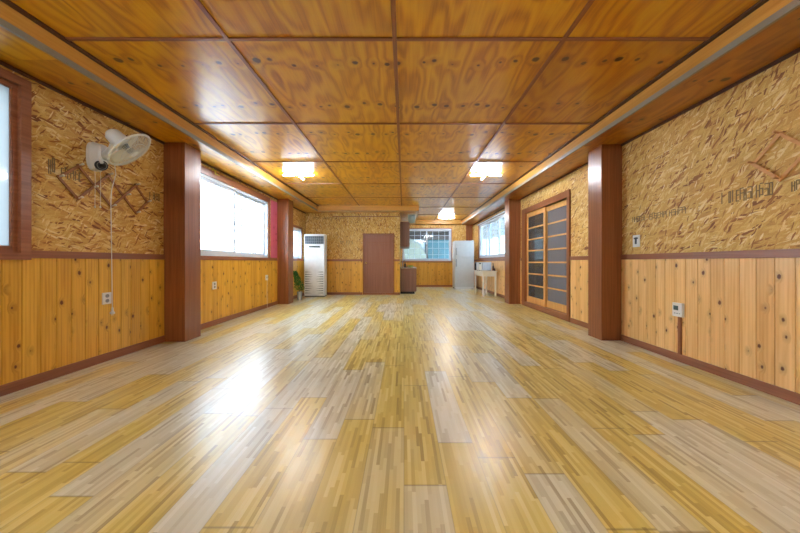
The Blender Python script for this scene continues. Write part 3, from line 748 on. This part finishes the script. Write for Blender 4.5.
for x in [-.15, -.12, -.09, .10, .13, .16]: box_obj('button', (x-.009, x+.009, -.011, -.007, 1.60, 1.62), 'steel', cp)
bm = new_bm(); bx(bm, -.27, -.21, -.006, -.003, 1.60, 1.615); obj('badge', bm, 'midgrey', fp)
bm = new_bm(); bx(bm, -hw+.005, hw-.005, -.002, .013, .05, .87); gp = obj('intake_panel', bm, 'white', ac, bevel=.005)
for k in range(10):
    z = .12+k*.075
    for s in (-1, 1):
        bm = new_bm(); pr = []; w0 = .10+.10*abs(math.sin(k*.7+s*.5))     # lens-shaped slots, wide at the rim
        x0 = s*(hw-.035); x1 = s*(hw-.035-w0-.06)
        a = [bm.verts.new((x0+(x1-x0)*i/8, -.004, z+.016*(1-(i/8)**1.5))) for i in range(9)]; b = [bm.verts.new((x0+(x1-x0)*i/8, -.004, z-.006*(1-(i/8)**1.5))) for i in range(9)]
        for i in range(8): bm.faces.new([a[i], a[i+1], b[i+1], b[i]])
        r_ = bmesh.ops.extrude_face_region(bm, geom=bm.faces[:]); [setattr(v_, 'co', v_.co+Vector((0, .004, 0))) for v_ in r_['geom'] if isinstance(v_, bmesh.types.BMVert)]
        obj('intake_slot', bm, 'slot', gp)

# ------------------------------------------------------------------ plant
pl = thing('potted_plant', 'green bushy plant in a metal pot between pillar and air conditioner', 'plant', (-3.06, 9.12, 0))
bm = new_bm(); lathe(bm, [(0, 0), (.052, 0), (.056, .01), (.075, .235), (.08, .25), (.072, .25), (.068, .22), (0, .22)]); obj('pot', bm, 'galv', pl, smooth=False)
bm = new_bm(); lathe(bm, [(0, .222), (.067, .222), (0, .232)]); obj('soil', bm, 'soil', pl)
bm = new_bm(); tube(bm, [(0, 0, .2), (-.02, 0, .4), (-.06, 0, .6), (-.10, 0, .8)], [.012, .01, .008, .004], 6); obj('stem', bm, 'stem', pl)
bm = new_bm(); rr = random.Random(3)
for i in range(950):
    t_ = rr.random()**.8; z = .27+.56*t_; R_ = .15*(1-t_*.82)*(.4+.6*min(1, (t_+.12)*4)); a = rr.random()*6.283; r = R_*rr.random()**.5
    p = Vector((-.14*t_**1.3+r*math.cos(a), r*math.sin(a), z)); d_ = Vector((math.cos(a)*.7-.15, math.sin(a)*.7, .8+.4*rr.random())).normalized(); ln = .045+.03*rr.random()
    sd = d_.cross(Vector((rr.random()-.5, rr.random()-.5, rr.random()-.5))).normalized()*.007; nn = sd.cross(d_).normalized()*.004
    v = [bm.verts.new(p), bm.verts.new(p+d_*ln*.5+sd), bm.verts.new(p+d_*ln), bm.verts.new(p+d_*ln*.5-sd), bm.verts.new(p+d_*ln*.5+nn), bm.verts.new(p+d_*ln*.5-nn)]
    for f in [(0, 1, 4), (1, 2, 4), (2, 3, 4), (3, 0, 4), (1, 0, 5), (2, 1, 5), (3, 2, 5), (0, 3, 5)]: bm.faces.new([v[j] for j in f])
obj('foliage', bm, 'leaf', pl)

# ------------------------------------------------------------------ kitchen
fr = thing('refrigerator', 'tall white two-door refrigerator against the far kitchen wall', 'refrigerator', (2.47, 12.8, 0))
bm = new_bm(); bx(bm, -.385, .415, .05, .60, .05, 1.99); obj('cabinet', bm, 'white_fridge', fr, bevel=.01)
bm = new_bm(); bx(bm, -.385, .415, 0, .045, .09, 1.30); ld = obj('door', bm, 'white_fridge', fr, bevel=.012)
bm = new_bm(); bx(bm, -.385, .415, 0, .045, 1.315, 2.0); ud = obj('door', bm, 'white_fridge', fr, bevel=.012)
bm = new_bm(); bx(bm, -.33, -.295, -.035, 0, .93, 1.24); obj('handle', bm, 'midgrey', ld, bevel=.006)
bm = new_bm(); bx(bm, -.33, -.295, -.035, 0, 1.40, 1.70); obj('handle', bm, 'midgrey', ud, bevel=.006)
bm = new_bm(); bx(bm, -.37, .40, .03, .06, .012, .085); obj('kick_plate', bm, 'white', fr)
for x in (-.34, .36):
    for y in (.1, .54): box_obj('foot', (x-.03, x+.03, y-.03, y+.03, 0, .05), 'darkgrey', fr)
bm = new_bm(); bx(bm, .33, .41, .0, .05, 2.0, 2.02); obj('hinge_cover', bm, 'cream', fr)

M['table_white'] = plain('cream_table_paint', (236, 230, 216), .45)
tb = thing('table', 'narrow white wooden table under the right-hand window', 'table', (2.75, 10.58, 0))
bm = new_bm(); bx(bm, -.245, .245, -.60, .60, .80, .83); obj('tabletop', bm, 'table_white', tb, bevel=.004)
bm = new_bm(); bx(bm, -.21, .21, -.565, -.545, .655, .80); bx(bm, -.21, .21, .545, .565, .655, .80); bx(bm, -.215, -.195, -.545, .545, .655, .80); bx(bm, .195, .215, -.545, .545, .655, .80); obj('apron', bm, 'table_white', tb)
for sx in (-1, 1):
    for sy in (-1, 1):
        bm = new_bm(); x = sx*.197; y = sy*.55
        bx(bm, x-.026, x+.026, y-.026, y+.026, 0, .80); obj('leg', bm, 'table_white', tb, bevel=.003)
mw = thing('microwave_oven', 'white microwave oven on the white table', 'microwave', (2.72, 10.60, .83))
bm = new_bm(); bx(bm, -.215, .215, -.15, .17, .012, .285); obj('case', bm, 'white', mw, bevel=.008)
bm = new_bm(); bx(bm, -.21, -.12, -.158, -.15, .02, .278); cp = obj('control_panel', bm, 'cream', mw)
bm = new_bm(); bx(bm, -.20, -.135, -.162, -.157, .22, .26); obj('display', bm, 'darkgrey', cp)
bm = new_bm(); bx(bm, -.115, .21, -.160, -.15, .02, .278); dr = obj('door', bm, 'white_pvc', mw, bevel=.003)
bm = new_bm(); bx(bm, -.105, -.09, -.185, -.158, .05, .25); obj('handle', bm, 'midgrey', dr, bevel=.003)
for x in (-.18, .18):
    for y in (-.12, .14): box_obj('foot', (x-.015, x+.015, y-.015, y+.015, 0, .012), 'black', mw)
def bottle(x, y, h_, r, mat, label, rz=0):
    t = thing('bottle', label, 'bottle', (x, y, .83))
    bm = new_bm(); lathe(bm, [(0, 0), (r, 0), (r*1.05, .01), (r*1.05, h_*.55), (r*.4, h_*.75), (r*.36, h_*.9), (0, h_*.9)], seg=16); obj('bottle_body', bm, mat, t, smooth=True)
    bm = new_bm(); lathe(bm, [(0, h_*.88), (r*.45, h_*.88), (r*.45, h_), (0, h_)], seg=14); obj('cap', bm, 'black', t)
bottle(2.965, 10.35, .25, .028, 'bottle', 'tall brown bottle on the white table, just right of the microwave')
bottle(2.955, 10.15, .10, .028, 'bottle', 'small short brown jar at the front right corner of the white table')
kt = thing('thermos', 'black thermos flask on the white table, behind and left of the microwave', 'flask', (2.56, 11.05, .83))
bm = new_bm(); lathe(bm, [(0, 0), (.055, 0), (.058, .02), (.058, .22), (.045, .25), (0, .25)], seg=20); obj('flask_body', bm, 'black', kt, smooth=True)
bm = new_bm(); lathe(bm, [(0, .25), (.035, .25), (.035, .28), (0, .285)], seg=16); obj('lid', bm, 'darkgrey', kt)

ct = thing('sink_cabinet', 'brown kitchen base cabinet with pale worktop and sink at the partition', 'cabinet', (XK+.012, 10.95, 0))
bm = new_bm(); bx(bm, 0, .55, 0, 2.9, .08, .885); obj('cabinet_body', bm, 'cab_brown', ct)
bm = new_bm(); bx(bm, 0, .50, .02, 2.9, 0, .08); obj('plinth', bm, 'black', ct)
bm = new_bm(); bx(bm, 0, .575, -.015, 2.95, .885, .925); wt = obj('worktop', bm, 'steel', ct, bevel=.004)
for k in range(4):
    bm = new_bm(); bx(bm, .55, .568, .02+k*.72, .72+k*.72, .10, .87); dr = obj('door', bm, 'cab_brown', ct, bevel=.003)
    bm = new_bm(); bx(bm, .568, .585, .60+k*.72, .615+k*.72, .6, .75); obj('handle', bm, 'steel', dr)
bm = new_bm(); tube(bm, [(.08, .8, .925), (.08, .8, 1.14), (.10, .8, 1.18), (.16, .8, 1.18), (.18, .8, 1.14)], .013, 8); fc = obj('faucet', bm, 'midgrey', ct, smooth=True)
bm = new_bm(); tube(bm, [(.08, .74, .97), (.08, .86, .97)], .012, 8); obj('tap_handle', bm, 'darkgrey', fc)
t = tag(obj('bowl', (lambda b: (lathe(b, [(0, 0), (.06, 0), (.12, .07), (.11, .07), (.05, .012), (0, .012)], seg=20), b)[1])(new_bm()), 'green'), 'small yellow-green bowl on the kitchen worktop', 'bowl'); t.location = (.24, 11.5, .9265)
t = thing('dish_soap', 'dark bottle by the faucet on the kitchen worktop', 'bottle', (.04, 11.4, .9265))
bm = new_bm(); lathe(bm, [(0, 0), (.035, 0), (.035, .12), (.012, .15), (.012, .19), (0, .19)], seg=14); obj('bottle_body', bm, 'black', t)
uc = thing('wall_cupboard', 'brown kitchen wall cupboard above the sink, left of the far window', 'cupboard', (XK, 10.95, 0))
bm = new_bm(); bx(bm, 0, .32, 0, 1.9, 1.66, 2.53); obj('cabinet_body', bm, 'cab_brown', uc)
for k in range(3):
    bm = new_bm(); bx(bm, .32, .338, .01+k*.63, .63+k*.63, 1.665, 2.525); dr = obj('door', bm, 'cab_brown', uc, bevel=.003)
    bm = new_bm(); bx(bm, .338, .352, .54+k*.63, .555+k*.63, 1.72, 1.84); obj('handle', bm, 'steel', dr)
bm = new_bm(); tube(bm, [(XL+.02, 5.45, 2.76), (XL+.06, 5.47, 2.72), (XL+.04, 5.50, 2.68), (XL+.09, 5.56, 2.66)], [.012, .016, .012, .004], 5); tag(obj('tape_scrap', bm, 'yellow_tape'), 'small scrap of yellow tape above the large left window', 'tape')

# ------------------------------------------------------------------ outside
bm = new_bm(); bx(bm, -30, 30, -12, 40, -.35, -.25); struct('floor_outside', bm, 'angle')
M['teal'] = board('teal_sheet_cladding', 'Z', (70, 128, 148), (92, 150, 168), .5, .3, coat=0)
M['roofgrey'] = plain('dark_roof', (84, 84, 84), .7)
M['poly'] = plain('white_greenhouse_film', (140, 156, 148), .5)
M['hedge'] = plain('hedge_green', (96, 120, 72), .8, jitter=.4)
M['pale_build'] = plain('pale_render', (120, 134, 140), .7)
M['blueglass'] = plain('blue_window_glass', (50, 80, 104), .2)
cn = thing('canopy', 'dark roofed canopy on posts outside the far kitchen window', 'canopy', (0, 14.2, -.25))
bm = new_bm(); bx(bm, -5, 8.3, 0, 16, 3.6, 3.75); obj('roof_sheet', bm, 'roofgrey', cn)
for k in range(7): box_obj('rafter', (-5, 8.3, .3+k*2.4, .4+k*2.4, 3.45, 3.6), 'roofgrey', cn)
for x in (-4.8, 7.9):
    for y in (.4, 15.6): box_obj('post', (x-.06, x+.06, y-.06, y+.06, 0, 3.45), 'roofgrey', cn)
sh = thing('shed', 'teal metal shed seen through the right half of the far kitchen window', 'shed', (3.4, 19.5, -.25))
bm = new_bm(); bx(bm, -1.9, 1.2, 0, 3, 0, 2.75)
obj('shed_wall', bm, 'teal', sh)
bm = new_bm(); bx(bm, -2.1, 1.4, -.4, 3.2, 2.75, 2.95); obj('roof', bm, 'roofgrey', sh)
bm = new_bm(); [bx(bm, -1.9+k*.3, -1.87+k*.3, -.02, 0, 0, 2.75) for k in range(10)]; obj('cladding_ribs', bm, 'teal', sh)
gh = thing('greenhouse', 'white film greenhouse seen through the left half of the far kitchen window', 'greenhouse', (.1, 18.5, -.25))
bm = new_bm(); pts = [(-1.35*math.cos(math.pi*i/16), 2.75*math.sin(math.pi*i/16)**.6) for i in range(17)]
a = [bm.verts.new((x, 0, z)) for x, z in pts]; b = [bm.verts.new((x, 4, z)) for x, z in pts]
for i in range(16): bm.faces.new([a[i], a[i+1], b[i+1], b[i]])
bm.faces.new(a); bm.faces.new(b[::-1]); obj('film_cover', bm, 'poly', gh)
bm = new_bm(); [tube(bm, [(x*1.01, yy, z*1.01) for x, z in pts], .02, 5) for yy in (0, 1, 2, 3, 4)]; obj('hoops', bm, 'midgrey', gh)
nb = thing('neighbour_building', 'grey building with dark eaves beyond the shed and greenhouse', 'building', (-1, 31.2, -.25))
bm = new_bm(); bx(bm, -9, 7, 0, 4, 0, 4.6); obj('building_wall', bm, 'pale_build', nb)
bm = new_bm(); bx(bm, -9.3, 7.1, -.6, 4, 4.6, 5.2); obj('roof', bm, 'roofgrey', nb)
for k in range(5):
    bm = new_bm(); bx(bm, -8+k*2.8, -6.6+k*2.8, -.03, 0, 2.6, 4.0); obj('window', bm, 'roofgrey', nb)
nb = thing('apartment_building', 'pale building with blue windows outside the right-hand window', 'building', (8.5, 12, -.25))
bm = new_bm(); bx(bm, 0, 4, 2, 13, 0, 8); obj('building_wall', bm, 'pale_build', nb)
for r in range(3):
    for k in range(4):
        bm = new_bm(); bx(bm, -.03, 0, 2.6+k*2.5, 4.0+k*2.5, 1.3+r*2.2, 2.7+r*2.2); obj('window', bm, 'blueglass', nb)
